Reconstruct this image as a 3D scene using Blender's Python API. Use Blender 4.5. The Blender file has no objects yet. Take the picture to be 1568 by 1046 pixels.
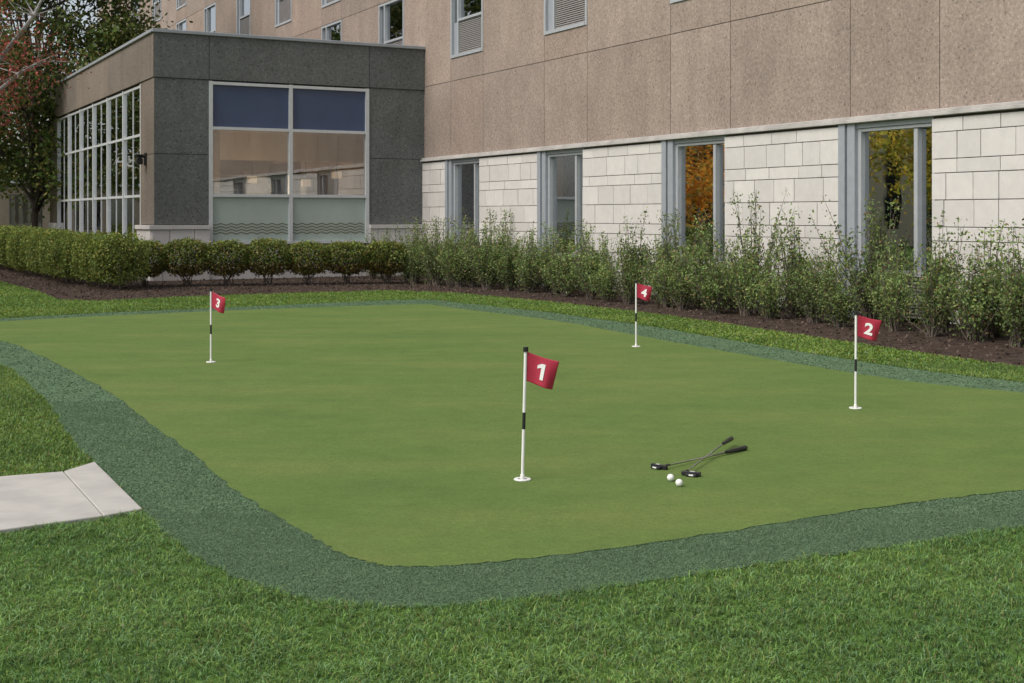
import bpy, math, numpy as np
from mathutils import Vector
rng=np.random.default_rng(7)
S=bpy.context.scene
S.view_settings.view_transform='Standard'
try: S.view_settings.look='None'
except: pass
S.view_settings.exposure=0
F=1980.0; CH=1.73
def G(x,y):
    Y=CH*F/(y-330.0); return ((x-784)/F*Y, Y)
# ---------------- helpers
def link(o,parent=None):
    S.collection.objects.link(o)
    if parent: o.parent=parent
    return o
def empty(name,loc=(0,0,0)):
    e=bpy.data.objects.new(name,None); e.location=loc; e.empty_display_size=.2
    return link(e)
def nt(name):
    m=bpy.data.materials.new(name); m.use_nodes=True
    n=m.node_tree; p=n.nodes['Principled BSDF']; return m,n,p
def N(n,t,**k):
    x=n.nodes.new(t)
    for a,b in k.items(): setattr(x,a,b)
    return x
def noise(n,scale,detail=4,rough=.6,vec=None,stretch=None):
    x=N(n,'ShaderNodeTexNoise'); x.inputs['Scale'].default_value=scale; x.inputs['Detail'].default_value=detail; x.inputs['Roughness'].default_value=rough
    g=N(n,'ShaderNodeNewGeometry'); src=g.outputs['Position']
    if stretch:
        m=N(n,'ShaderNodeMapping'); m.inputs['Scale'].default_value=stretch; n.links.new(src,m.inputs['Vector']); src=m.outputs['Vector']
    n.links.new(src,x.inputs['Vector']); return x.outputs['Fac']
def ramp(n,src,stops):
    r=N(n,'ShaderNodeValToRGB'); e=r.color_ramp.elements
    while len(e)<len(stops): e.new(.5)
    for i,(p,c) in enumerate(stops):
        e[i].position=p; e[i].color=(c[0],c[1],c[2],1) if hasattr(c,'__len__') else (c,c,c,1)
    n.links.new(src,r.inputs['Fac']); return r.outputs['Color']
def mul(n,a,b,fac=1.0,mode='MULTIPLY'):
    m=N(n,'ShaderNodeMix',data_type='RGBA',blend_type=mode); m.inputs[0].default_value=fac
    n.links.new(a,m.inputs[6]) if not isinstance(a,tuple) else setattr(m.inputs[6],'default_value',a+(1,))
    n.links.new(b,m.inputs[7]) if not isinstance(b,tuple) else setattr(m.inputs[7],'default_value',b+(1,))
    return m.outputs[2]
def bump(n,p,src,strength,dist=.01):
    b=N(n,'ShaderNodeBump'); b.inputs['Strength'].default_value=strength; b.inputs['Distance'].default_value=dist
    n.links.new(src,b.inputs['Height']); n.links.new(b.outputs['Normal'],p.inputs['Normal']); return b
def simple(name,col,rough=.5,metal=0,var=.12,sc=8,spec=.5,usecol=False):
    m,n,p=nt(name)
    c=ramp(n,noise(n,sc),[(.3,tuple(x*(1-var) for x in col)),(.7,tuple(min(1,x*(1+var)) for x in col))])
    if usecol:
        a=N(n,'ShaderNodeAttribute',attribute_name='Col'); c=mul(n,c,a.outputs['Color'])
    n.links.new(c,p.inputs['Base Color']); p.inputs['Roughness'].default_value=rough; p.inputs['Metallic'].default_value=metal
    p.inputs['Specular IOR Level'].default_value=spec
    return m
def aggregate(name,col,speck=1.0,pit=.5,rough=.9,fs=18):
    m,n,p=nt(name)
    big=ramp(n,noise(n,.6,6,.7),[(.3,tuple(x*.86 for x in col)),(.72,tuple(x*1.13 for x in col))])
    st=ramp(n,noise(n,1.0,4,.6,stretch=(2.2,2.2,.5)),[(.32,.91),(.68,1.07)])
    fine=ramp(n,noise(n,fs,4,.85),[(.3,1-.30*speck),(.5,1.0),(.70,1+.34*speck)])
    v=N(n,'ShaderNodeTexVoronoi'); v.inputs['Scale'].default_value=9; g=N(n,'ShaderNodeNewGeometry'); n.links.new(g.outputs['Position'],v.inputs['Vector'])
    pits=ramp(n,v.outputs['Distance'],[(.07,.2),(.22,1.0)])
    v2=N(n,'ShaderNodeTexVoronoi'); v2.inputs['Scale'].default_value=11; n.links.new(g.outputs['Position'],v2.inputs['Vector'])
    lite=ramp(n,v2.outputs['Distance'],[(.06,1.9),(.20,1.0)])
    a=N(n,'ShaderNodeAttribute',attribute_name='Col')
    c=mul(n,mul(n,mul(n,mul(n,mul(n,big,st),fine),pits,pit),lite,pit),a.outputs['Color'])
    n.links.new(c,p.inputs['Base Color']); p.inputs['Roughness'].default_value=rough; p.inputs['Specular IOR Level'].default_value=.2 if rough>.8 else .4
    bump(n,p,noise(n,45,3,.7),.6,.008)
    return m
def leafmat(name,trans=.3,rough=.55):
    m,n,p=nt(name)
    a=N(n,'ShaderNodeAttribute',attribute_name='Col')
    n.links.new(a.outputs['Color'],p.inputs['Base Color']); p.inputs['Roughness'].default_value=rough; p.inputs['Specular IOR Level'].default_value=.3
    t=N(n,'ShaderNodeBsdfTranslucent'); n.links.new(a.outputs['Color'],t.inputs['Color'])
    mx=N(n,'ShaderNodeMixShader'); mx.inputs[0].default_value=trans
    n.links.new(p.outputs[0],mx.inputs[1]); n.links.new(t.outputs[0],mx.inputs[2])
    n.links.new(mx.outputs[0],n.nodes['Material Output'].inputs['Surface'])
    return m
def glass(name,tint=(.75,.8,.8),base=.12,gain=.9):
    m,n,p=nt(name); n.nodes.remove(p)
    t=N(n,'ShaderNodeBsdfTransparent'); t.inputs['Color'].default_value=tint+(1,)
    g=N(n,'ShaderNodeBsdfGlossy'); g.inputs['Roughness'].default_value=.015; g.inputs['Color'].default_value=(.95,.97,1,1)
    b=N(n,'ShaderNodeBump'); b.inputs['Strength'].default_value=.06; b.inputs['Distance'].default_value=.02
    n.links.new(noise(n,1.3,2,.5),b.inputs['Height']); n.links.new(b.outputs['Normal'],g.inputs['Normal'])
    f=N(n,'ShaderNodeFresnel'); f.inputs['IOR'].default_value=1.7
    mm=N(n,'ShaderNodeMath',operation='MULTIPLY_ADD'); mm.inputs[1].default_value=gain; mm.inputs[2].default_value=base; mm.use_clamp=True
    n.links.new(f.outputs[0],mm.inputs[0])
    mx=N(n,'ShaderNodeMixShader'); n.links.new(mm.outputs[0],mx.inputs[0]); n.links.new(t.outputs[0],mx.inputs[1]); n.links.new(g.outputs[0],mx.inputs[2])
    n.links.new(mx.outputs[0],n.nodes['Material Output'].inputs['Surface']); return m

def npmesh(name,V,faces_n,nv,cols,mat,parent=None,smooth=False):
    """V (M,3) verts, faces (K,nv) index, cols (M,3)"""
    me=bpy.data.meshes.new(name)
    K=len(faces_n)
    me.vertices.add(len(V)); me.vertices.foreach_set('co',V.astype(np.float32).ravel())
    me.loops.add(K*nv); me.loops.foreach_set('vertex_index',faces_n.astype(np.int32).ravel())
    me.polygons.add(K); me.polygons.foreach_set('loop_start',np.arange(0,K*nv,nv,dtype=np.int32)); me.polygons.foreach_set('loop_total',np.full(K,nv,dtype=np.int32))
    me.update(calc_edges=True); 
    if cols is not None:
        a=me.color_attributes.new('Col','FLOAT_COLOR','POINT')
        c=np.ones((len(V),4),np.float32); c[:,:3]=np.clip(cols,0,1.6); a.data.foreach_set('color',c.ravel())
    me.materials.append(mat)
    me.polygons.foreach_set('use_smooth',np.full(K,bool(smooth)))
    me.validate()
    o=bpy.data.objects.new(name,me); return link(o,parent)
def unit(a): return a/np.maximum(np.linalg.norm(a,axis=1,keepdims=True),1e-9)
def leaves(name,C,size,cols,mat,parent=None,aspect=.55,up=0.0):
    n=len(C); t=rng.normal(size=(n,3)); t[:,2]+=up; t=unit(t); b=unit(np.cross(t,rng.normal(size=(n,3))))
    sz=(np.ones(n)*size*rng.uniform(.65,1.3,n))[:,None]
    V=np.stack([C-t*sz*.5,C+b*sz*.5*aspect,C+t*sz*.5,C-b*sz*.5*aspect],1).reshape(-1,3)
    Fc=np.arange(n*4).reshape(n,4)
    return npmesh(name,V,Fc,4,np.repeat(cols,4,axis=0),mat,parent)
def blades(name,P,h,w,cols,mat,lean=.5,parent=None,z0=0.0):
    n=len(P); ang=rng.uniform(0,2*np.pi,n); d=np.stack([np.cos(ang),np.sin(ang),0*ang],1)
    ang2=rng.uniform(0,2*np.pi,n); s=np.stack([np.cos(ang2),np.sin(ang2),0*ang],1)
    h=h*rng.uniform(.5,1.3,n); L=(lean*rng.uniform(.1,1.5,n)*h)[:,None]
    base=np.concatenate([P,np.full((n,1),z0)],1); zz=np.array([[0,0,1.]])
    mid=base+d*L*.35+zz*(h*.6)[:,None]; tip=base+d*L+zz*(h*(1-.25*np.minimum(lean*1.2,1)))[:,None]
    W=(w*rng.uniform(.7,1.2,n))[:,None]*s
    V=np.stack([base-W*.5,base+W*.5,mid+W*.42,mid-W*.42,tip+W*.08,tip-W*.08],1).reshape(-1,3)
    i=np.arange(n)[:,None]*6
    Fc=np.concatenate([i+np.array([[0,1,2,3]]),i+np.array([[3,2,4,5]])],0)
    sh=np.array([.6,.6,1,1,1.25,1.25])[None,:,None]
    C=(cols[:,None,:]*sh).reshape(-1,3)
    return npmesh(name,V,Fc,4,C,mat,parent)
def inpoly(P,poly):
    x,y=P[:,0],P[:,1]; ins=np.zeros(len(P),bool); n=len(poly); j=n-1
    for i in range(n):
        xi,yi=poly[i]; xj,yj=poly[j]
        c=((yi>y)!=(yj>y))&(x<(xj-xi)*(y-yi)/((yj-yi) or 1e-9)+xi); ins^=c; j=i
    return ins
def catmull(pts,k=8,closed=True):
    out=[]; n=len(pts)
    for i in range(n):
        p0,p1,p2,p3=[np.array(pts[(i+o)%n]) for o in(-1,0,1,2)]
        d=np.linalg.norm
        for t in np.arange(k)/k:
            m1=(p2-p0)*.5; m2=(p3-p1)*.5; L=d(p2-p1)
            m1=m1*min(1,L/(d(m1)+1e-9)); m2=m2*min(1,L/(d(m2)+1e-9))
            out.append(tuple((2*t**3-3*t**2+1)*p1+(t**3-2*t**2+t)*m1+(-2*t**3+3*t**2)*p2+(t**3-t**2)*m2))
    return out
def sheet(name,poly,z,mat,thick=0):
    import bmesh
    bm=bmesh.new(); vs=[bm.verts.new((x,y,z)) for x,y in poly]; f=bm.faces.new(vs)
    if f.normal.z<0: f.normal_flip()
    bm.normal_update()
    if thick:
        r=bmesh.ops.extrude_face_region(bm,geom=[f]); 
        for v in r['geom']:
            if isinstance(v,bmesh.types.BMVert): v.co.z+=thick
        bmesh.ops.recalc_face_normals(bm,faces=bm.faces)
    bmesh.ops.triangulate(bm,faces=[f for f in bm.faces if len(f.verts)>4])
    me=bpy.data.meshes.new(name); bm.to_mesh(me); bm.free(); me.materials.append(mat)
    return link(bpy.data.objects.new(name,me))
class Frame:
    def __init__(s,O,d,n): s.O=np.array(O,float); s.d=np.array(d,float); s.n=np.array(n,float)
    def p(s,a,z,d): 
        q=s.O+s.d*a+s.n*d; return (q[0],q[1],z)
class B:
    def __init__(s): s.v=[];s.f=[];s.c=[]
    def box(s,fr,a0,a1,z0,z1,d0,d1,col=1.0):
        i=len(s.v); c=(col,)*3 if not hasattr(col,'__len__') else col
        for a,z,d in [(a0,z0,d0),(a1,z0,d0),(a1,z1,d0),(a0,z1,d0),(a0,z0,d1),(a1,z0,d1),(a1,z1,d1),(a0,z1,d1)]:
            s.v.append(fr.p(a,z,d)); s.c.append(c)
        s.f+= [[i,i+1,i+2,i+3],[i+4,i+7,i+6,i+5],[i,i+4,i+5,i+1],[i+1,i+5,i+6,i+2],[i+2,i+6,i+7,i+3],[i+3,i+7,i+4,i]]
    def make(s,name,mat,parent=None,bevel=0):
        import bmesh
        o=npmesh(name,np.array(s.v),np.array(s.f),4,np.array(s.c),mat,parent)
        bm=bmesh.new(); bm.from_mesh(o.data); bmesh.ops.recalc_face_normals(bm,faces=bm.faces); bm.to_mesh(o.data); bm.free()
        if bevel:
            b=o.modifiers.new('bev','BEVEL'); b.width=bevel; b.segments=1; b.limit_method='NONE'
        return o
def tubes(name,lines,mat,parent=None,sides=6,col=(1,1,1)):
    V=[];Fc=[]
    for pts,rad in lines:
        pts=[np.array(p,float) for p in pts]; i0=len(V)
        for k,p in enumerate(pts):
            t=pts[min(k+1,len(pts)-1)]-pts[max(k-1,0)]; t/=np.linalg.norm(t)+1e-9
            a=np.cross(t,[0,0,1.]) if abs(t[2])<.9 else np.cross(t,[1.,0,0]); a/=np.linalg.norm(a); b=np.cross(t,a)
            for j in range(sides):
                an=2*math.pi*j/sides; V.append(p+(a*math.cos(an)+b*math.sin(an))*rad[k])
        for k in range(len(pts)-1):
            for j in range(sides):
                q=i0+k*sides; Fc.append([q+j,q+(j+1)%sides,q+sides+(j+1)%sides,q+sides+j])
        q=i0+(len(pts)-1)*sides
        for st in (q,i0):
            for j in range(1,sides-1,2):
                Fc.append([st,st+j,st+j+1,st+min(j+2,sides-1)] if j+2<=sides-1 else [st,st+j,st+j+1,st+j+1])
    Fc=[f for f in Fc if len(set(f))==4]
    V=np.array(V); return npmesh(name,V,np.array(Fc),4,np.tile(np.array([col]),(len(V),1)),mat,parent,smooth=True)

# ---------------- materials
def turfmat(name,c0,c1,c2,s1,s2,bmp,st=None):
    m,n,p=nt(name)
    a=ramp(n,noise(n,s1,5,.6,stretch=st),[(.3,c0),(.5,c1),(.72,c2)])
    f=ramp(n,noise(n,s2,3,.8),[(.25,.62),(.5,1.0),(.78,1.35)])
    f2=ramp(n,noise(n,s2*.22,4,.8),[(.3,.84),(.7,1.15)])
    f3=ramp(n,noise(n,3.1,5,.75),[(.35,.93),(.65,1.07)])
    c=mul(n,mul(n,mul(n,a,f),f2),f3); n.links.new(c,p.inputs['Base Color']); p.inputs['Roughness'].default_value=.85; p.inputs['Specular IOR Level'].default_value=.15
    bump(n,p,noise(n,s2,3,.8),bmp,.006); return m
M_ground=turfmat('lawn_soil',(.055,.11,.022),(.08,.155,.03),(.11,.185,.038),1.2,90,.8)
M_green=turfmat('putting_turf',(.098,.158,.041),(.116,.176,.046),(.146,.190,.054),.7,150,.4,st=(.6,1.5,1))
M_fringe=turfmat('fringe_turf',(.08,.135,.075),(.10,.165,.09),(.12,.19,.105),2.5,70,.8)
M_mulch=turfmat('mulch',(.03,.02,.015),(.055,.038,.03),(.09,.065,.05),6,45,1.0)
M_conc=simple('concrete',(.43,.415,.385),.9,var=.15,sc=3)
bump(M_conc.node_tree,M_conc.node_tree.nodes['Principled BSDF'],noise(M_conc.node_tree,120,3),.3,.003)
M_leaf=leafmat('leaf'); M_blade=leafmat('grass_blade',.3,.5); M_autumn=leafmat('autumn_leaf',.6,.6)
M_chip=leafmat('bark_chip',0,.9)
M_precast=aggregate('precast_aggregate',(.303,.243,.205),1.15,.55)
M_annexF=aggregate('aggregate_shaded',(.132,.138,.136),1.2,1.0,.7,14)  # same aggregate as the annex side, the front's shade put into its colour
M_annexL=aggregate('aggregate_lit',(.185,.156,.130),1.0,.6)  # lighter copy of the annex aggregate, the side's light put into its colour
M_stone=simple('ashlar_stone',(.58,.555,.53),.85,var=.05,sc=5,usecol=True); bump(M_stone.node_tree,M_stone.node_tree.nodes['Principled BSDF'],noise(M_stone.node_tree,35,4,.7),.4,.01)
M_cap=simple('cap_stone',(.42,.40,.38),.85,var=.2,sc=2.5)
M_joint=simple('joint_dark',(.13,.115,.10),.95)
M_alum=simple('pale_aluminium',(.62,.64,.66),.4,.2,var=.05)
M_alum2=simple('window_frame_grey',(.42,.44,.46),.4,.2,var=.06)
M_grey=simple('grey_panel_metal',(.34,.365,.40),.45,.2,var=.06)
M_blue=simple('blue_spandrel',(.06,.088,.165),.12,0,var=.06,sc=1.5)
M_glassR=glass('window_glass',(.5,.53,.52),.42,1.5)
M_glassF=glass('lounge_glass',(.85,.86,.84),.14,1.2)
M_glassL=glass('side_glass',(.6,.63,.62),.3,1.4)
M_curt=simple('curtain_fabric',(.34,.37,.39),.9,var=.1)
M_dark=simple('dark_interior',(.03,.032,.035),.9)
M_beige=simple('interior_beige',(.40,.30,.215),.8,var=.1,sc=1)
M_ceil=simple('interior_ceiling',(.58,.46,.34),.8,var=.05)
M_wood=simple('interior_wood',(.16,.09,.05),.5,var=.2)
M_frost=simple('frosted_glass',(.40,.47,.43),.3,0,var=.08,sc=1.2)
M_bark=simple('bark',(.10,.08,.065),.9,var=.35,sc=14)
M_barkp=simple('pale_bark',(.38,.36,.36),.8,var=.25,sc=10)
M_black=simple('black_rubber',(.012,.012,.014),.45)
M_white=simple('white_paint',(.78,.78,.76),.35,var=.03)
M_steel=simple('chrome_steel',(.6,.6,.6),.22,1.0,var=.03)
M_red=simple('red_flag_nylon',(.40,.02,.05),.6,var=.08,sc=20)
M_slat=simple('grille_slats',(.33,.31,.30),.6,.2)
M_shade,_n,_p=nt('lamp_shade'); _p.inputs['Base Color'].default_value=(.7,.55,.4,1); _p.inputs['Emission Color'].default_value=(1,.68,.40,1); _p.inputs['Emission Strength'].default_value=.3

# ---------------- ground layout
gin_px=[(0,523),(60,545),(120,575),(180,610),(230,650),(300,700),(350,745),(420,790),(480,825),(520,848),(560,862),(600,869),(680,869),(760,862),(900,847),(1100,818),(1300,785),(1450,765),(1568,752)]
gback_px=[(1568,603),(1400,586),(1250,563),(1100,537),(1000,519),(850,492),(700,473),(640,467),(400,474.5),(150,485),(0,493)]
green=[G(*p) for p in gin_px]+[(4.6,8.7),(6.2,9.4),(6.8,10.2),(6.2,11.2)]+[G(*p) for p in gback_px]+[(-9.3,20.2),(-8.7,18.9)]
fo_px=[(0,560),(30,578),(75,620),(100,662),(145,712),(218,785),(290,848),(380,892),(480,920),(600,931),(700,928),(850,913),(1000,891),(1200,861),(1400,833),(1568,808)]
fob_px=[(1568,586),(1400,566),(1250,543),(1100,518),(1000,501),(850,480),(700,464),(640,459),(400,469),(150,480),(0,488)]
fringe=[G(*p) for p in fo_px]+[(4.9,7.7),(7.0,8.4),(8.1,10.0),(7.0,12.0)]+[G(*p) for p in fob_px]+[(-10.3,20.6),(-10.3,18.9),(-8.2,16.8)]
green=catmull(green); fringe=catmull(fringe)
def wob(poly,amp):
    out=[]; 
    for i,(x,y) in enumerate(poly): out.append((x+amp*math.sin(i*2.3)+amp*.6*math.sin(i*5.1),y+amp*math.cos(i*1.9)))
    return out
green=wob(green,.012); fringe=wob(fringe,.015)
mulch_f=[G(*p) for p in [(0,431),(60,447),(90,459),(150,461),(300,454),(450,449),(600,445),(700,449),(850,463),(1000,481),(1100,495),(1300,525),(1450,547),(1568,563)]]
mulch=[(-24,54)]+mulch_f+[(6.6,12.0),(9.5,7.0),(14.5,7.0),(-1,40),(-17,57)]
path=[G(-260,762),G(0,735),G(97,727),G(145,712),G(218,785),G(150,797),G(0,818),G(-300,868)]
gr=sheet('ground',[(-900,-900),(900,-900),(900,900),(-900,900)],0,M_ground)
sheet('turf_fringe',fringe,.004,M_fringe)
sheet('putting_green',green,.009,M_green)
sheet('mulch_bed',mulch,.006,M_mulch)
pe=empty('concrete_path')
A1,A2=[G(-260,762),G(0,735),G(96,727.3),G(157,796),G(0,818),G(-300,868)],[G(98,726.8),G(145,712),G(218,785),G(159,795.5)]
for nm,pl in(('slab_main',A1),('slab_end',A2)):
    o=sheet(nm,pl,-.02,M_conc,.045); o.parent=pe
    b=o.modifiers.new('b','BEVEL'); b.width=.006; b.segments=2; b.limit_method='ANGLE'

# ---------------- grass
def grasscol(P,base,var=.25):
    n=len(P); lump=.5+.25*np.sin(P[:,0]*2.1+1.3*np.sin(P[:,1]*1.7))+.25*np.sin(P[:,1]*2.9+P[:,0]*1.1)
    k=rng.uniform(1-var,1+var,n)*(.85+.3*lump)
    c=np.array(base)[None]*k[:,None]; y=rng.random(n)
    c[:,0]*=1+.35*(y>.85)+.12*lump; c[:,2]*=np.where(y<.25,1.8,1)
    dry=rng.random(n)<.025; c[dry]=np.array([.30,.26,.12])
    return c
def field(y0,y1,dens,margin):
    xm=.42*y1+margin; n=int(2*xm*(y1-y0)*dens); P=np.stack([rng.uniform(-xm,xm,n),rng.uniform(y0,y1,n)],1)
    return P[np.abs(P[:,0])<.42*P[:,1]+margin]
def lawnmask(P): return ~(inpoly(P,fringe)|inpoly(P,path)|inpoly(P,mulch))
Pn=np.concatenate([field(3.9,6,19000,.7),field(6,8,15000,.7)]); Pn=Pn[lawnmask(Pn)]
tuft=(np.sin(Pn[:,0]*37+4*np.sin(Pn[:,1]*13))*np.sin(Pn[:,1]*31+3*np.sin(Pn[:,0]*17)))
Pn=Pn[rng.random(len(Pn))<.55+.45*tuft]
h=.031*(1+.25*np.sin(Pn[:,0]*9+2*np.sin(Pn[:,1]*7)))
gc=grasscol(Pn,(.158,.295,.075),.5)
tt=np.sin(Pn[:,0]*23+2*np.sin(Pn[:,1]*9))*np.sin(Pn[:,1]*19+2*np.sin(Pn[:,0]*11)); gc*=(1+.16*tt)[:,None]
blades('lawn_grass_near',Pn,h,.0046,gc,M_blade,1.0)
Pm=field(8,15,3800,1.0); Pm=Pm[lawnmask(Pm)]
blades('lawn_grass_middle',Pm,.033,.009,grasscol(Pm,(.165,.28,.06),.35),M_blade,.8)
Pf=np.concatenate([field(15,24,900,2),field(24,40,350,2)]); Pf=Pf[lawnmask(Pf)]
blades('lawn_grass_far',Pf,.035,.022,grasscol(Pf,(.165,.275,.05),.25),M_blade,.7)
Pq=np.concatenate([field(5,7.5,24000,.7),field(7.5,12,8000,.8),field(12,33,1000,1)])
Pq=Pq[inpoly(Pq,fringe)&~inpoly(Pq,green)&~inpoly(Pq,path)]
wq=np.where(Pq[:,1]<7.5,.0032,np.where(Pq[:,1]<12,.006,.016))
cq=np.array([.15,.24,.135])[None]*rng.uniform(.68,1.4,len(Pq))[:,None]
blades('fringe_turf_pile',Pq,.010,wq,cq,M_blade,1.4,z0=.004)
# bark chips
def rnd_in(poly,n,bb): 
    P=np.stack([rng.uniform(bb[0],bb[1],n),rng.uniform(bb[2],bb[3],n)],1); return P[inpoly(P,poly)]
Pc=rnd_in(mulch,60000,(-20,10,9,50))
Cc=np.concatenate([Pc,rng.uniform(.006,.03,(len(Pc),1))],1)
kc=rng.uniform(.3,1.6,len(Pc))[:,None]*np.array([[.09,.066,.053]])
leaves('mulch_chips',Cc,.055,kc,M_chip,aspect=.5)

# ---------------- building frames
th=math.radians(28.0); u=np.array([math.cos(th),math.sin(th)]); v=np.array([-math.sin(th),math.cos(th)])
A=np.array([-9.41,34.0]); Bc=A+u*7.77
W=Frame(Bc,-v,-u)       # main wing wall, s toward viewer
FA=Frame(A,u,-v)        # annex front
LA=Frame(A,v,-u)        # annex side
hotel=empty('hotel_building')
SP=5.3
pan=B(); back=B(); frm=B(); gls=B(); gls2=B(); slat=B(); grey=B(); stone=B(); cap=B(); cur=[]; dk=B()
s_min,s_max=-50.5,40.0
ks=range(-10,8)
rows=[(3.37,5.47),(5.47,8.37),(8.37,11.27),(11.27,14.17),(14.17,17.1)]
g=.008
def rc():
    t=rng.uniform(.92,1.07); w_=rng.uniform(-.015,.02); return (t*(1+w_),t,t*(1-w_))
for k in ks:
    a=1.8+SP*k; b=a+2.0; c=a+SP
    for r,(z0,z1) in enumerate(rows):
        pan.box(W,b+g,c-g,z0+g,z1-g,-.2,0,rc())
        if r==0: pan.box(W,a+g,b-g,z0+g,z1-g,-.2,0,rc())
        else:
            zs=z0+.63; pan.box(W,a+g,b-g,z0+g,zs-g,-.2,0,rc())
            zt=z1-.02
            frm.box(W,a,a+.08,zs,zt,-.16,.015); frm.box(W,b-.08,b,zs,zt,-.16,.015)
            frm.box(W,a+.08,b-.08,zs,zs+.08,-.16,.03); frm.box(W,a+.08,b-.08,zt-.07,zt,-.16,.012)
            frm.box(W,a+.42,a+.50,zs+.08,zt-.07,-.15,.01)
            frm.box(W,a+.50,b-.08,zs+.98,zs+1.05,-.15,.012)
            grey.box(W,a+.08,a+.42,zs+.08,zs+.98,-.14,-.06)
            gls2.box(W,a+.08,a+.42,zs+.98,zt-.07,-.09,-.08)
            gls2.box(W,a+.50,b-.08,zs+1.05,zt-.07,-.09,-.08)
            z=zs+.1
            dk.box(W,a+.5,b-.08,zs+.08,zs+.98,-.15,-.12)
            while z<zs+.95:
                slat.box(W,a+.5,b-.08,z,z+.026,-.11,-.03); z+=.05
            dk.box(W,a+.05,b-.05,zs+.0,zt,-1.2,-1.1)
            if rng.random()<.6:
                V=[]; c0,c1=(a+.1,a+.75+rng.uniform(0,.5))
                for j in range(31):
                    x=c0+(c1-c0)*j/30; d=-.30+.03*math.sin(j*1.35); V.append(W.p(x,zs+.9,d)); V.append(W.p(x,zt,d))
                cur.append(V)
pan.box(W,s_min+.3,s_max,17.1,17.9,-.25,.05)
back.box(W,s_min,1.8-SP*10,0,17,-.3,-.02)
for k in ks:
    a=1.8+SP*k; b=a+2.0; c=a+SP
    back.box(W,b-.03,c+.03,3.3,17.1,-.3,-.02)
    back.box(W,a+.03,b-.03,3.3,6.08,-.3,-.02)
    for z0 in (8.37,11.27,14.17): back.box(W,a+.03,b-.03,z0-.01,z0+.6,-.3,-.02)
# ground floor
hs=[.22,.42,.22,.42,.42,.22,.42,.22,.42,.22]
def ashlar(bld,fr,a0,a1,ztop,d,zbot=0,seed=0):
    z=ztop; i=seed; 
    while z>zbot+.05:
        hh=hs[i%len(hs)]; z2=max(zbot,z-hh); x=a0; first=True
        while x<a1-.01:
            w=rng.uniform(.45,.8) if hh>.3 else rng.uniform(.6,1.1)
            if first: w*=rng.uniform(.4,1); first=False
            x2=min(a1,x+w)
            if a1-x2<.18: x2=a1
            bld.box(fr,x+.006,x2-.006,z2+.006,z-.006,0.005,d+rng.uniform(-.004,.004),rng.uniform(.91,1.06)); x=x2
        z=z2; i+=1
for k in range(-1,6):
    a=1.6+SP*k; b=a+2.1; c=a+SP
    if k>=0:
        grey.box(W,a,a+.16,0,3.28,-.2,.09); grey.box(W,a+.16,a+.20,0,3.27,-.2,.03); grey.box(W,a+.20,a+.38,0,3.28,-.2,.07)
        frm.box(W,a+.38,a+.46,.75,3.2,-.16,.0); frm.box(W,b-.06,b,.75,3.2,-.16,.0)
        frm.box(W,b-.44,b-.36,.83,3.12,-.15,.005)
        grey.box(W,a+.38,b,3.2,3.28,-.2,.03)
        frm.box(W,a+.46,b-.07,3.14,3.195,-.16,-.003); frm.box(W,a+.46,b-.07,.75,.83,-.16,.03)
        gls.box(W,a+.46,b-.44,.83,3.14,-.10,-.09); gls.box(W,b-.36,b-.06,.83,3.14,-.10,-.09)
        z=.08; dk.box(W,a+.38,b,.0,.75,-.15,-.12)
        while z<.72: slat.box(W,a+.38,b,z,z+.03,-.11,.0); z+=.055
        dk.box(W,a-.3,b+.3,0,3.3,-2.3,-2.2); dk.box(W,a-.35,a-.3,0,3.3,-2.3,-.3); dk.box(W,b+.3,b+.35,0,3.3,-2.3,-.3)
        for (c0,c1) in ((a+.4,a+.95),(b-.6,b)):
            nn=40; V=[]
            for j in range(nn+1):
                x=c0+(c1-c0)*j/nn; d=-.38+.035*math.sin(j*1.35)+.012*math.sin(j*.6)
                V.append(W.p(x,.7,d)); V.append(W.p(x,3.25,d))
            cur.append(V)
    stone_a=b if k>=0 else 0.0
    ashlar(stone,W,stone_a,c,3.25,.07,0,seed=0)
    back.box(W,stone_a+.003,c-.003,0,3.28,-.2,.006)
cap.box(W,.02,s_max,3.285,3.345,-.02,.14); cap.box(W,.02,s_max,3.345,3.395,-.02,.10)
pan.make('precast_panels',M_precast,hotel); back.make('joint_backing',M_joint,hotel)
frm.make('window_frames',M_alum2,hotel); gls.make('window_glass_ground_floor',M_glassR,hotel); gls2.make('window_glass_upper',M_glassL,hotel)
slat.make('vent_grilles',M_slat,hotel); grey.make('metal_pilasters',M_grey,hotel)
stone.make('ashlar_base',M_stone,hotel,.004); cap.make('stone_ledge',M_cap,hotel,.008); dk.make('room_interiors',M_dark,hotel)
V=[];Fc=[]
for L in cur:
    i=len(V); V+=L
    for j in range(len(L)//2-1): Fc.append([i+2*j,i+2*j+2,i+2*j+3,i+2*j+1])
npmesh('curtains',np.array(V),np.array(Fc),4,np.ones((len(V),3)),M_curt,hotel,smooth=True)
bod=B(); bod.box(W,s_min,s_max,0,17.4,-16,-2.5); bod.box(W,s_min,s_min+.4,0,17.4,-2.5,-.0); bod.make('wing_body',M_precast,hotel)

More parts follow.
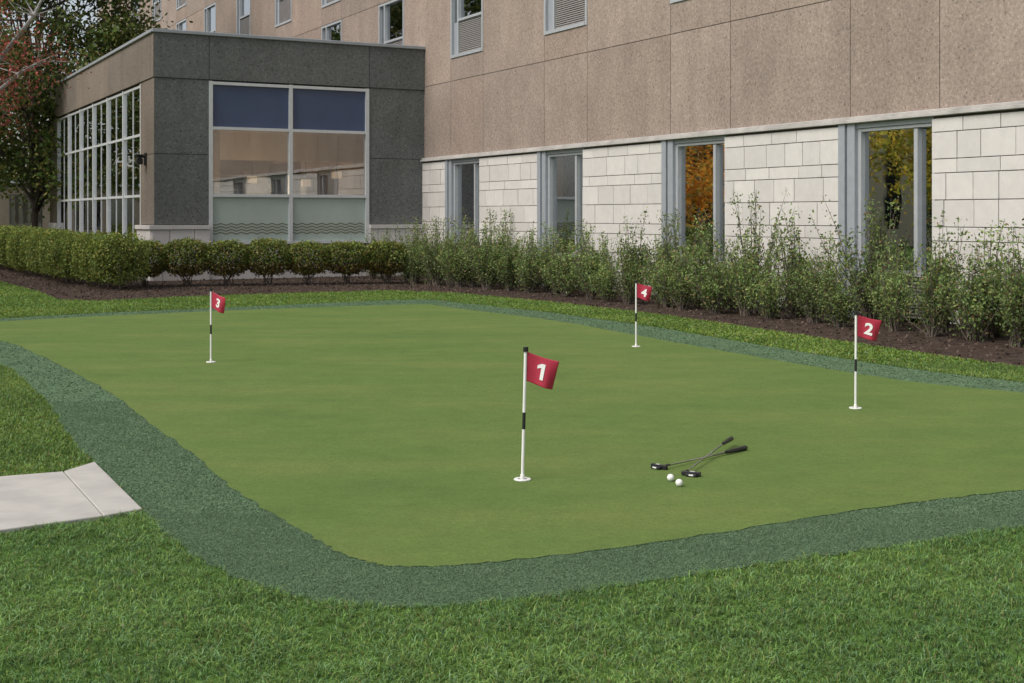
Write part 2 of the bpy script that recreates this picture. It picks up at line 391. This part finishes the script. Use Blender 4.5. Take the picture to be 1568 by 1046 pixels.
# ---------------- annex
an=empty('annex_building')
ag=B(); al=B(); af=B(); ast=B(); acap=B(); agf=B(); agl=B(); abl=B(); afr=B(); ain=B(); ace=B(); adk=B(); awd=B(); ash=B()
for (a0,a1) in((.0,1.45),(6.04,7.77)):
    for z0,z1 in((1.48,3.36),(3.36,5.37)): ag.box(FA,a0+(.0),a1,z0+g,z1-g,-.3,0,rc())
    ag.box(FA,a0+.01,a1-.01,1.4,5.4,-.28,-.02,.35)
for a0,a1 in((0,1.45),(1.45,6.04),(6.04,7.77)): ag.box(FA,a0+(g if a0 else 0),a1-g,5.37+g,6.55,-.3,.03,rc())
ag.box(FA,.05,7.7,5.36,6.5,-.25,.01,.35)
acap.box(FA,-.06,7.77,6.55,6.64,-.35,.09)
for a0,a1 in((-.12,1.45),(6.04,7.77)):
    ast.box(FA,a0,a1,1.36,1.47,-.25,.16,.95); 
ashlar(ast,FA,-.08,1.45,1.36,.11,0,1); ashlar(ast,FA,6.04,7.77,1.36,.11,0,1); ashlar(ast,FA,1.45,6.04,.88,.05,0,1)
adk.box(FA,.02,7.7,0,.9,-.2,.01)
adk.box(FA,.02,1.4,.8,1.4,-.2,.01); adk.box(FA,6.1,7.7,.8,1.4,-.2,.01)
def mull(b,fr,a,z0,z1,w=.09,d=.03): b.box(fr,a-w/2,a+w/2,z0,z1,-.14,d)
for a in(1.50,3.73,5.99): mull(af,FA,a,.95,5.34,.10)
for z in(.99,2.27,4.08,5.29):
    for a0,a1 in((1.55,3.68),(3.78,5.94)): af.box(FA,a0,a1,z-.04,z+.04,-.13,.025)
for a0,a1 in((1.55,3.68),(3.78,5.94)):
    abl.box(FA,a0,a1,4.12,5.25,-.08,-.05); agf.box(FA,a0,a1,2.31,4.04,-.06,-.05); afr.box(FA,a0,a1,1.03,2.23,-.07,-.05)
V=[];Fc=[]
for zc in(1.25,1.33,1.41,1.49):
    for a0,a1 in((1.57,3.66),(3.80,5.92)):
        nn=160;i=len(V)
        for j in range(nn+1):
            x=a0+(a1-a0)*j/nn; z=zc+.02*math.sin(x*22)
            V.append(FA.p(x,z-.016,-.045)); V.append(FA.p(x,z+.016,-.045))
        for j in range(nn): Fc.append([i+2*j,i+2*j+2,i+2*j+3,i+2*j+1])
npmesh('frosted_wave_pattern',np.array(V),np.array(Fc),4,np.ones((len(V),3)),simple('wave_film',(.17,.17,.10),.5),an)
for z0,z1 in((1.48,3.36),(3.36,5.37)):
    al.box(LA,.302,1.65,z0+g,z1-g,-.3,0,rc()); al.box(LA,16.05,17.6,z0+g,z1-g,-.3,0,rc())
    al.box(LA,.003,.298,z0+g,z1-g,-.29,.001,1.0)
al.box(LA,.32,1.6,1.4,5.4,-.28,-.02,.35)
for a0,a1 in((-.03,6.0),(6.0,11.8),(11.8,17.6)): al.box(LA,max(a0,.302)+g,a1-g,5.37+g,6.55,-.3,.03,rc())
al.box(LA,-.028,.3,5.38,6.548,-.003,.028,1.0)
al.box(LA,.33,17.5,5.36,6.5,-.25,.01,.35)
acap.box(LA,.352,17.65,6.55,6.64,-.35,.09); acap.box(LA,-.06,.352,6.552,6.638,-.002,.088)
ast.box(LA,.26,1.65,1.36,1.468,-.25,.16,.95); ast.box(LA,-.15,.255,1.362,1.466,.0,.158,.95)
ashlar(ast,LA,-.05,1.65,1.36,.11,0,1); ashlar(ast,LA,16.05,17.6,1.46,.11,0,1); ashlar(ast,LA,1.65,16.05,.88,.05,0,1)
adk.box(LA,.3,17.5,0,.9,-.2,.01)
nb=6; qs=[1.70+(16.0-1.70)*i/nb for i in range(nb+1)]
for q in qs: mull(af,LA,q,.95,5.34,.10,.0)
for i in range(nb):
    qa,qb=qs[i]+.05,qs[i+1]-.05; qm=(qa+qb)/2
    af.box(LA,qm-.02,qm+.02,.99,5.29,-.10,-.045)
    for z in(.99,2.27,3.95,5.29): 
        af.box(LA,qa,qm-.02,z-.035,z+.035,-.12,-.03); af.box(LA,qm+.02,qb,z-.035,z+.035,-.12,-.03)
    agl.box(LA,qa,qb,.99,5.29,-.07,-.06)
def ibox(b,a0,a1,z0,z1,d0,d1): b.box(FA,a0,a1,z0,z1,-d1,-d0)
ibox(adk,.3,7.75,6.2,6.3,.3,17.4)
ibox(ain,.3,7.7,.90,.96,.25,17.4)
ibox(ace,.3,7.7,4.15,4.25,.2,5.6)
ibox(ace,.3,7.7,5.32,5.36,5.7,17.4)
ibox(ain,.8,7.7,.96,5.3,5.6,5.7)
ibox(ain,6.9,7.0,.96,4.15,.3,5.6)
ibox(ace,2.2,6.9,3.35,4.15,2.6,2.9)
ibox(ain,2.0,2.35,.96,4.15,2.2,2.55)
ibox(ain,7.3,7.4,.96,5.3,5.7,17.4)
ibox(awd,2.6,3.9,.96,3.1,5.2,5.58); ibox(awd,4.8,5.0,.96,3.35,2.9,5.5); ibox(awd,5.7,6.6,.96,3.0,5.45,5.59)
for z in(1.5,2.0,2.5,2.95): ibox(ace,2.65,3.85,z,z+.05,5.1,5.2)
for t,d in((2.9,1.4),(4.3,1.7),(5.5,1.3)):
    ibox(awd,t-.5,t+.5,1.68,1.73,d-.4,d+.4); ibox(awd,t-.04,t+.04,.96,1.68,d-.04,d+.04)
    for q in(-.75,.6): ibox(awd,t+q,t+q+.10,.96,2.05,d-.25,d+.25)
for t,d,z in((4.25,5.4,2.75),(6.7,4.4,2.9),(5.4,3.6,2.62)):
    ash.box(FA,t-.13,t+.13,z,z+.22,-d-.13,-d+.13); ibox(adk,t-.01,t+.01,z+.22,3.4,d-.01,d+.01)
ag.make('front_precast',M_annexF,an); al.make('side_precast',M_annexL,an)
af.make('curtain_wall_mullions',M_alum,an); ast.make('stone_plinth',M_stone,an,.004); acap.make('roof_coping',M_grey,an,.01)
agf.make('lounge_glass',M_glassF,an); agl.make('side_glass',M_glassL,an); abl.make('blue_spandrels',M_blue,an); afr.make('frosted_panes',M_frost,an)
ain.make('interior_walls',M_beige,an); ace.make('interior_ceiling',M_ceil,an); adk.make('dark_backing',M_dark,an)
awd.make('lounge_furniture',M_wood,an); ash.make('pendant_shades',M_shade,an,.02)
def lamp(fr,q,z,e):
    b=B(); b.box(fr,q-.09,q+.09,z-.22,z+.12,.0,.05); b.box(fr,q-.03,q+.03,z-.02,z+.03,.05,.16)
    b.box(fr,q-.08,q+.08,z-.20,z-.04,.10,.26); b.box(fr,q-.10,q+.10,z+.03,z+.07,.08,.30); b.box(fr,q-.07,q+.07,z-.04,z+.03,.12,.24)
    b.make('lantern',M_black,e,.012)
wl=empty('wall_lamp'); lamp(LA,.95,3.3,wl); wl2=empty('wall_lamp'); lamp(LA,16.8,3.3,wl2)
for (t,d,z) in((3.3,1.6,2.5),(5.2,4.2,2.5)):
    q=FA.p(t,z,-d); L=bpy.data.lights.new('lounge_light','POINT'); L.energy=28; L.color=(1,.74,.48); L.shadow_soft_size=.4
    o=bpy.data.objects.new('lounge_lamp',L); o.location=q; link(o,an)

# neighbour building far left
nb_=empty('neighbouring_building'); NF=Frame((-60,75),(1,0),(0,-1)); b=B(); b.box(NF,0,33.2,0,3.6,-12,0,.8); b.make('walls',M_annexL,nb_)
b=B(); 
for i in range(12): b.box(NF,1.2+i*2.7,3.0+i*2.7,.9,2.9,-.0,.02)
b.make('windows',M_glassL,nb_); b=B()
for i in range(12): b.box(NF,1.15+i*2.7,3.05+i*2.7,.85,2.95,-.0,.01)
b.make('window_recesses',M_dark,nb_); b=B(); b.box(NF,-.2,33.4,3.6,3.8,-12.2,.2); b.make('roof_edge',M_grey,nb_)
# pale building across the lawn to the west (appears in window reflections)
wb=empty('apartment_building'); XF=Frame((-48,5),(0,1),(1,0)); M_cream=simple('cream_render',(.75,.66,.5),.85,var=.05)
b=B(); b.box(XF,0,60,0,.9,-10,0); b.box(XF,0,60,11.5,12.5,-10,.2)
for j in range(31): b.box(XF,j*2,j*2+1.0 if j<30 else j*2+.01,.9,11.5,-10,0)
b.make('facade_columns',M_cream,wb); b=B(); b.box(XF,.5,59.5,.9,11.5,-9.8,-.4); b.make('windows',M_dark,wb)

# ---------------- hedges
pal=[np.array(c) for c in((.135,.19,.04),(.18,.225,.045),(.095,.15,.035),(.24,.23,.05),(.20,.13,.045))]
def shell(c,a,b,h,ang,n,z0=.25,ex=4.0):
    d=unit(rng.normal(size=(n,3))); r=1/np.power((np.abs(d)**ex).sum(1),1/ex)
    k=rng.beta(6,1.2,n); lump=1+.08*np.sin(d[:,0]*6+c[0]*5)*np.sin(d[:,1]*5+c[1]*3+d[:,2]*4)
    p=d*(r*k*lump)[:,None]; x=p[:,0]*a; y=p[:,1]*b; z=z0+(p[:,2]+1)*(h-z0)/2
    ca,sa=math.cos(ang),math.sin(ang)
    P=np.stack([c[0]+x*ca-y*sa,c[1]+x*sa+y*ca,z+rng.normal(0,.02,n)],1)
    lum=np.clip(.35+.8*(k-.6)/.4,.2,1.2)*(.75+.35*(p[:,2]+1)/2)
    return P,lum
def hcols(lum,w):
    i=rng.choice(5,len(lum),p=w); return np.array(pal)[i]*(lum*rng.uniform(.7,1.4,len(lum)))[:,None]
p0=np.array(G(212,441)); p1=np.array(G(588,436)); 
p0[1]+=.5; p1[1]+=.5
hd=(p1-p0); ha=math.atan2(hd[1],hd[0])
for i in range(7):
    c=p0+hd*i/6; e=empty('clipped_hedge_bush')
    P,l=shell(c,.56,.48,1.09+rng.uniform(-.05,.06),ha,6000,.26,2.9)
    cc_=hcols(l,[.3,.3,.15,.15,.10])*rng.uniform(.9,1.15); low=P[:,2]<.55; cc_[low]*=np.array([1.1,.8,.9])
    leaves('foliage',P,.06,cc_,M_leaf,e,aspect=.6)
    ln=[]
    for j in range(9):
        an_=rng.uniform(0,6.28); r=rng.uniform(.1,.4)
        ln.append(([(c[0]+rng.uniform(-.12,.12),c[1]+rng.uniform(-.12,.12),0),(c[0]+r*.5*math.cos(an_),c[1]+r*.5*math.sin(an_),.3),(c[0]+r*math.cos(an_),c[1]+r*math.sin(an_),.7)],[.014,.011,.006]))
    tubes('stems',ln,M_bark,e,5)
hp=[G(172,446),G(90,434),G(0,413),(-20.5,48.5)]
hp=[np.array(p)+np.array([.0,.6]) for p in hp]; e=empty('side_hedge'); PP=[];LL=[]; ln=[]
for i in range(len(hp)-1):
    L=np.linalg.norm(hp[i+1]-hp[i]); m=int(L/.95)+1; d=hp[i+1]-hp[i]
    for j in range(m):
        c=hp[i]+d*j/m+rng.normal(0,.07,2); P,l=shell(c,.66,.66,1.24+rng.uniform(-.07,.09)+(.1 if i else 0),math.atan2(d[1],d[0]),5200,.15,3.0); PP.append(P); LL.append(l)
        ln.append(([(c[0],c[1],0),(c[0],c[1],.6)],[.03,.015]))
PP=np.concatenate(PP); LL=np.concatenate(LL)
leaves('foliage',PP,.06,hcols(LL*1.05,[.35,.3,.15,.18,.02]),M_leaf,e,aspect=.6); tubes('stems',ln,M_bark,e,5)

# ---------------- loose shrubs
def shrubmesh(seed,H):
    ln=[];C=[];K=[]
    for j in range(40):
        a=rng.uniform(0,6.28); r=abs(rng.normal(0,.36)); h=H*rng.uniform(.42,.80)
        if rng.random()<.22: h=H*rng.uniform(.85,1.2)
        pts=[np.array([.12*math.cos(a)*rng.random(),.12*math.sin(a)*rng.random(),0])]
        for t in(.35,.7,1.0):
            pts.append(np.array([r*t**.8*math.cos(a),r*t**.8*math.sin(a),h*t])+rng.normal(0,.03,3))
        ln.append((pts,[.010,.008,.005,.002]))
        tall=h>H*.83
        m=78
        tt=.2+.8*rng.uniform(0,1.0,m)**.8
        for t in tt:
            if tall and t>.7 and rng.random()<.35: continue
            x=t*3; i=min(int(x),2); f=x-i; p=pts[i]*(1-f)+pts[i+1]*f
            sp=.08 if t<.65 else .04
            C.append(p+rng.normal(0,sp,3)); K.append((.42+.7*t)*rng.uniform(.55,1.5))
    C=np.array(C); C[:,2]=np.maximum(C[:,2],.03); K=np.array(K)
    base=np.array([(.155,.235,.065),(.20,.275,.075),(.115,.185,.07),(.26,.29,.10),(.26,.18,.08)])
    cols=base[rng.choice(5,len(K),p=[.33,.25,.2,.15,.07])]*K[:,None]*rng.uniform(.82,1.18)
    return C,cols,ln
vars_=[]
for s_ in range(8):
    C,cols,ln=shrubmesh(s_,[1.25,1.5,1.6,1.38,1.66,1.3,1.45,1.55][s_])
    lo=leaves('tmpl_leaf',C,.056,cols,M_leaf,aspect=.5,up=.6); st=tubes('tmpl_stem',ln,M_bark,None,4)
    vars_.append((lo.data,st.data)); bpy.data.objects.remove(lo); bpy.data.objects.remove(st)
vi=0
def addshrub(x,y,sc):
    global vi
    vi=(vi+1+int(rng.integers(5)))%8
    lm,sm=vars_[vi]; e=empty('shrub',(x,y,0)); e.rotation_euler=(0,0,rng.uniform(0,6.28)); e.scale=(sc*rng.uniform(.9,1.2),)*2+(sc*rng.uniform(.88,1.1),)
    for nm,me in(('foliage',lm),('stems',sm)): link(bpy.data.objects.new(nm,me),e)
s=1.2
while s<27:
    far=max(0,(10-s)/10)
    for row,off in enumerate((.75,1.45+.9*far)):
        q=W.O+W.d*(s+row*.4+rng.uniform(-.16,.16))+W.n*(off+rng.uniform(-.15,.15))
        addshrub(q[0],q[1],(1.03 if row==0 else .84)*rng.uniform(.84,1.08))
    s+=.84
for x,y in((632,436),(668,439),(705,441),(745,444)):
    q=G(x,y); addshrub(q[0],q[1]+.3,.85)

# ---------------- trees
def tree(name,x,y,H,R,z0,nleaf,size,cols,bark=M_bark,tr=.16,ncl=70,spread=.55,mat=None,taper=.35):
    e=empty(name,(x,y,0)); ln=[]; top=H*.8
    tp=[(0,0,0),(rng.normal(0,.1),rng.normal(0,.1),z0),(rng.normal(0,.25),rng.normal(0,.25),top)]
    ln.append((tp,[tr,tr*.75,tr*.25])); cl=[]
    for i in range(ncl):
        d=unit(rng.normal(size=(1,3)))[0]; k=rng.uniform(.35,1)**.6
        zc=(z0+H)/2; c=np.array([d[0]*R*k,d[1]*R*k,zc+d[2]*(H-z0)/2*k])
        c[:2]*=1-taper*max(0,(c[2]-zc)/(H-zc)); cl.append(c)
        if i%2==0:
            zb=rng.uniform(z0*.8,min(c[2],top)); b0=np.array([0,0,min(zb,top)])
            ln.append(([b0,(b0+c)/2+rng.normal(0,.2,3)+np.array([0,0,.2]),c],[tr*.35,tr*.2,tr*.06]))
    cl=np.array(cl); idx=rng.integers(len(cl),size=nleaf)
    P=cl[idx]+rng.normal(0,spread,(nleaf,3))*np.array([1,1,.7]); bright=rng.uniform(.5,1.35,len(cl))[idx]*rng.uniform(.7,1.3,nleaf)
    cc=np.array(cols)[rng.integers(len(cols),size=nleaf)]*bright[:,None]
    leaves('crown',P,size,cc,mat or M_leaf,e,aspect=.6); tubes('trunk_and_limbs',ln,bark,e,7)
    return e
dkg=[(.10,.16,.035),(.14,.18,.04),(.075,.12,.03),(.20,.19,.05)]
tree('maple_tree',-18.5,50,16,4.9,1.7,52000,.19,dkg,tr=.15,ncl=170,spread=.5,taper=.15)
tree('maple_tree',-27,62,12,5,2.5,16000,.22,dkg+[(.2,.16,.05)],tr=.2)
# sparse red tree just outside the left edge, with pale limbs reaching in
e=empty('red_leaf_tree',(-13.6,31,0)); ln=[([(0,0,0),(.1,0,2),(.3,.1,3.6)],[.16,.13,.10])]
tips=[]
for (a,b_,c_) in [((1.0,.2,5.2),(2.0,.4,6.6),(2.7,.5,8.2)),((.9,.5,4.6),(1.5,.7,5.2),(1.9,.9,5.5)),((-.8,0,5),(-1.6,-.2,6.5),(-2.2,0,8)),((.2,-.8,5.2),(.3,-1.3,6.8),(.5,-1.7,8.4)),((.1,.7,5.5),(.4,1.4,7),(.5,1.7,9)),((.6,0,5.8),(1.0,0,7.6),(1.2,.1,9.5))]:
    ln.append(([(.3,.1,3.6),a,b_,c_],[.085,.06,.045,.02]))
    for q in(a,b_,c_):
        for r in range(5):
            t=np.array(q)+rng.normal(0,.5,3); ln.append(([q,(np.array(q)+t)/2+rng.normal(0,.06,3),t],[.02,.012,.005]))
            if q[0]<1.95: tips.append(t)
tips=np.array(tips+[np.array((1.3,.6,4.9)),np.array((1.6,.7,5.4)),np.array((1.2,.3,5.8)),np.array((1.7,.3,5.9)),np.array((1.4,.3,4.6))]*2); idx=rng.integers(len(tips),size=5200); P=tips[idx]+rng.normal(0,.28,(5200,3))
cc=np.array([(.40,.07,.07),(.44,.13,.10),(.26,.10,.06),(.16,.17,.05)])[rng.integers(4,size=5200)]*rng.uniform(.6,1.4,5200)[:,None]
leaves('crown',P,.085,cc,M_leaf,e); tubes('trunk_and_limbs',ln,M_barkp,e,7)
# autumn trees west of the lawn (seen in the window reflections)
yg=[(.62,.60,.10),(.75,.62,.12),(.42,.48,.10),(.8,.55,.09)]; og=[(.9,.42,.07),(.85,.5,.10),(.8,.32,.05),(.6,.5,.12)]
for i,(x,y,c) in enumerate([(-23,28,yg),(-25,34,yg),(-27,22,og),(-26,40.5,og),(-31,46,og),(-30,16,yg),(-24,46,yg)]):
    tree('autumn_tree',x,y,9+i%3,3.3,1.0,8000,.2,c,tr=.16,ncl=50,mat=M_autumn)
# distant woods
P=[];C=[]
for i in range(900):
    a=math.radians(rng.uniform(95,215)); r=rng.uniform(105,135); h=rng.uniform(2,10)
    c=np.array([r*math.cos(a),r*math.sin(a)+20,h*rng.uniform(.3,1)])
    n=45; P.append(c+rng.normal(0,1.6,(n,3))); col=np.array(dkg+[(.2,.12,.03)])[rng.integers(5)]*rng.uniform(.6,1.4)
    C.append(np.tile(col,(n,1))*rng.uniform(.7,1.3,(n,1)))
leaves('distant_tree_line',np.concatenate(P),1.1,np.concatenate(C),M_leaf)

# ---------------- flags
def lathe(name,prof,mat,parent,loc=(0,0,0),seg=28,tilt=(0,0)):
    V=[];Fc=[]
    for r,z in prof:
        for j in range(seg):
            a=2*math.pi*j/seg; V.append((loc[0]+r*math.cos(a)+tilt[0]*z,loc[1]+r*math.sin(a)+tilt[1]*z,loc[2]+z))
    for k in range(len(prof)-1):
        for j in range(seg): Fc.append([k*seg+j,k*seg+(j+1)%seg,(k+1)*seg+(j+1)%seg,(k+1)*seg+j])
    return npmesh(name,np.array(V),np.array(Fc),4,None,mat,parent,smooth=False)
def flag(px,num,tx=0.0,yaw=0.0,L=.205,droop=.07):
    import bmesh
    x,y=px; e=empty('golf_flag',(x,y,0)); z0=.009; r=.0105
    segs=[(0,.33,M_white),(.33,.44,M_black),(.44,.835,M_white),(.835,.865,M_black)]
    for i,(a,b,m) in enumerate(segs):
        rr=r if i<3 else .017
        pr=[(.0005,a),(rr,a),(rr,b),(.0005,b)]
        lathe('pole_section',pr,m,e,(0,0,z0),16,(tx,0))
    lathe('cup_rim',[(.030,.001),(.056,.001),(.057,.006),(.052,.010),(.034,.010),(.030,.006)],M_white,e,(0,0,z0),36)
    lathe('cup_plate',[(.0005,.004),(.0305,.004)],simple('cup_grey',(.35,.35,.35),.5),e,(0,0,z0),24)
    lathe('ferrule',[(.010,.0),(.014,.002),(.014,.03),(.010,.034)],M_white,e,(0,0,z0+.004),16)
    ztop=.835; HH=.19; cy,sy=math.cos(yaw),math.sin(yaw)
    def Fp(a,b,off=0):
        LL=L*(1-.20*b*a); dd=.016*math.sin(5.5*a+1.5*b)*a+.010*math.sin(2.2+7*a-2*b)*a+off
        z=ztop-HH*b-droop*(a+.12*math.sin(3.14*a))*(1-.05*b); X=.009+LL*a
        return (tx*z+X*cy-dd*sy, X*sy+dd*cy, z0+z)
    n=24;V=[];Fc=[]
    for i in range(n+1):
        for j in range(n+1): V.append(Fp(i/n,j/n))
    for i in range(n):
        for j in range(n): q=i*(n+1)+j; Fc.append([q,q+1,q+n+2,q+n+1])
    o=npmesh('flag_cloth',np.array(V),np.array(Fc),4,None,M_red,e,smooth=True)
    sm=o.modifiers.new('s','SOLIDIFY'); sm.thickness=.0012; sm.offset=0
    bm=bmesh.new()
    if num=='1':
        for quad in ([(-.07,-.5),(.14,-.5),(.14,.5),(-.07,.5)],[(-.30,.12),(-.07,.24),(-.07,.5),(-.30,.33)]):
            bm.faces.new([bm.verts.new((x_,y_,0)) for x_,y_ in quad])
        mx=my=0; hh=1
    else:
        tc=bpy.data.curves.new('t','FONT'); tc.body=num; tc.size=1; tc.align_x='CENTER'; tc.offset=.035; tc.resolution_u=6
        to=bpy.data.objects.new('t',tc); S.collection.objects.link(to); bpy.context.view_layer.update()
        me=bpy.data.meshes.new_from_object(to.evaluated_get(bpy.context.evaluated_depsgraph_get())); bpy.data.objects.remove(to)
        xs=[w.co.x for w in me.vertices]; ys=[w.co.y for w in me.vertices]; mx=(min(xs)+max(xs))/2; my=(min(ys)+max(ys))/2; hh=max(ys)-min(ys)
        bm.from_mesh(me)
    bmesh.ops.triangulate(bm,faces=bm.faces); bmesh.ops.subdivide_edges(bm,edges=bm.edges,cuts=3,use_grid_fill=True)
    for side in(-1,1):
        m2=bpy.data.meshes.new('number'); bm.to_mesh(m2)
        for w in m2.vertices:
            cx,cyy=(w.co.x-mx)/hh*.56,(w.co.y-my)/hh*.56
            a=.50+cx-.16*(-cyy)*.6; b=.5-cyy
            w.co=Fp(a,b,side*.0045)
        m2.materials.append(M_white); link(bpy.data.objects.new('number',m2),e)
    bm.free()
flag(G(800,737),'1',.025,-.10,.212,.060)
flag(G(323,556),'3',.0,-.35,.195,.075)
flag(G(974,532),'4',.0,-.15,.205,.05)
flag(G(1310,627),'2',.005,-.1,.215,.050)

# ---------------- putters and balls
import bmesh
def putter(h,gp,flip=1,zt=.03,zg=.03):
    h=np.array(h);gp_=np.array(gp); e=empty('putter',(h[0],h[1],0)); d=gp_-h; L=np.linalg.norm(d); d/=L; nrm=np.array([-d[1],d[0]])
    def P(a,b,z): return (d[0]*a+nrm[0]*b,d[1]*a+nrm[1]*b,z)
    fr=Frame((0,0),nrm,d); b=B(); s=flip
    b.box(fr,-.025*1 if s>0 else -.105,.105 if s>0 else .025,.012,.040,-.022,.004)
    o=b.make('head_blade',M_black,e); m=o.modifiers.new('b','BEVEL'); m.width=.005; m.segments=3
    b=B(); b.box(fr,.01*s if s>0 else -.085,.085 if s>0 else -.01,.012,.030,-.050,-.0225)
    o=b.make('head_flange',M_black,e); m=o.modifiers.new('b','BEVEL'); m.width=.006; m.segments=3
    b=B(); c0=.035*s; b.box(fr,min(c0,c0+.03*s),max(c0,c0+.03*s),.0402,.0412,-.018,-.004); b.box(fr,min(c0,c0+.03*s),max(c0,c0+.03*s),.018,.028,-.0515,-.0503); b.make('logo_mark',M_white,e)
    tubes('hosel',[([P(-.005,0,.03),P(.02,0,.036),P(.06,0,.032)],[.008,.0075,.006])],M_black,e,10)
    gl=L-.27
    tubes('shaft',[([P(.05,0,.032),P(gl*.6,0,zt),P(gl+.02,0,zg)],[.0055,.0065,.0078])],M_steel,e,12)
    tubes('grip',[([P(gl,0,zg),P(gl+.02,0,zg),P(gl+.17,0,zg),P(L-.02,0,zg),P(L,0,zg)],[.010,.0125,.0155,.0175,.012])],M_black,e,14)
a0=G(1018,721); a1=G(1143,691); putter(a0,a1,1,.028,.028)
b0=G(1050,730); b1=G(1121,684); putter(b0,b1,-1,.05,.064)
def ball(p):
    bm=bmesh.new(); bmesh.ops.create_icosphere(bm,subdivisions=5,radius=.0235); me=bpy.data.meshes.new('golf_ball'); bm.to_mesh(me); bm.free()
    for q in me.polygons: q.use_smooth=True
    m,n,pp=nt('golf_ball_cover'); pp.inputs['Base Color'].default_value=(.8,.8,.78,1); pp.inputs['Roughness'].default_value=.3
    vv=N(n,'ShaderNodeTexVoronoi'); vv.inputs['Scale'].default_value=230; tcn=N(n,'ShaderNodeTexCoord'); n.links.new(tcn.outputs['Object'],vv.inputs['Vector']); bump(n,pp,vv.outputs['Distance'],.6,.001)
    me.materials.append(m); o=link(bpy.data.objects.new('golf_ball',me)); o.location=(p[0],p[1],.009+.0235)
ball(G(1027,739)); ball(G(1040,747))

# ---------------- light
w=bpy.data.worlds.new('World'); S.world=w; w.use_nodes=True; n=w.node_tree
sk=N(n,'ShaderNodeTexSky'); sk.sky_type='NISHITA'; sk.sun_disc=False; sk.sun_elevation=math.radians(48); 
dx,dy=-.72,-.45; sk.sun_rotation=math.atan2(dx,dy); sk.air_density=1.0; sk.dust_density=2.5; sk.ozone_density=1
hs_=N(n,'ShaderNodeHueSaturation'); hs_.inputs['Saturation'].default_value=.42; n.links.new(sk.outputs[0],hs_.inputs['Color'])
n.links.new(hs_.outputs[0],n.nodes['Background'].inputs['Color']); n.nodes['Background'].inputs['Strength'].default_value=.15
L=bpy.data.lights.new('sun','SUN'); L.energy=2.65; L.angle=math.radians(38); L.color=(1,.935,.85)
so=bpy.data.objects.new('sun',L); el=math.radians(48); hn=math.hypot(dx,dy)
dv=Vector((dx/hn*math.cos(el),dy/hn*math.cos(el),math.sin(el))); so.rotation_euler=dv.to_track_quat('Z','Y').to_euler(); link(so)
cam=bpy.data.cameras.new('camera'); cam.lens=36*F/1568; cam.sensor_width=36; cam.shift_y=-193/1568; cam.clip_end=3000; cam.clip_start=.05
co=bpy.data.objects.new('camera',cam); co.location=(0,0,CH); co.rotation_euler=(math.radians(90),0,0); link(co); S.camera=co
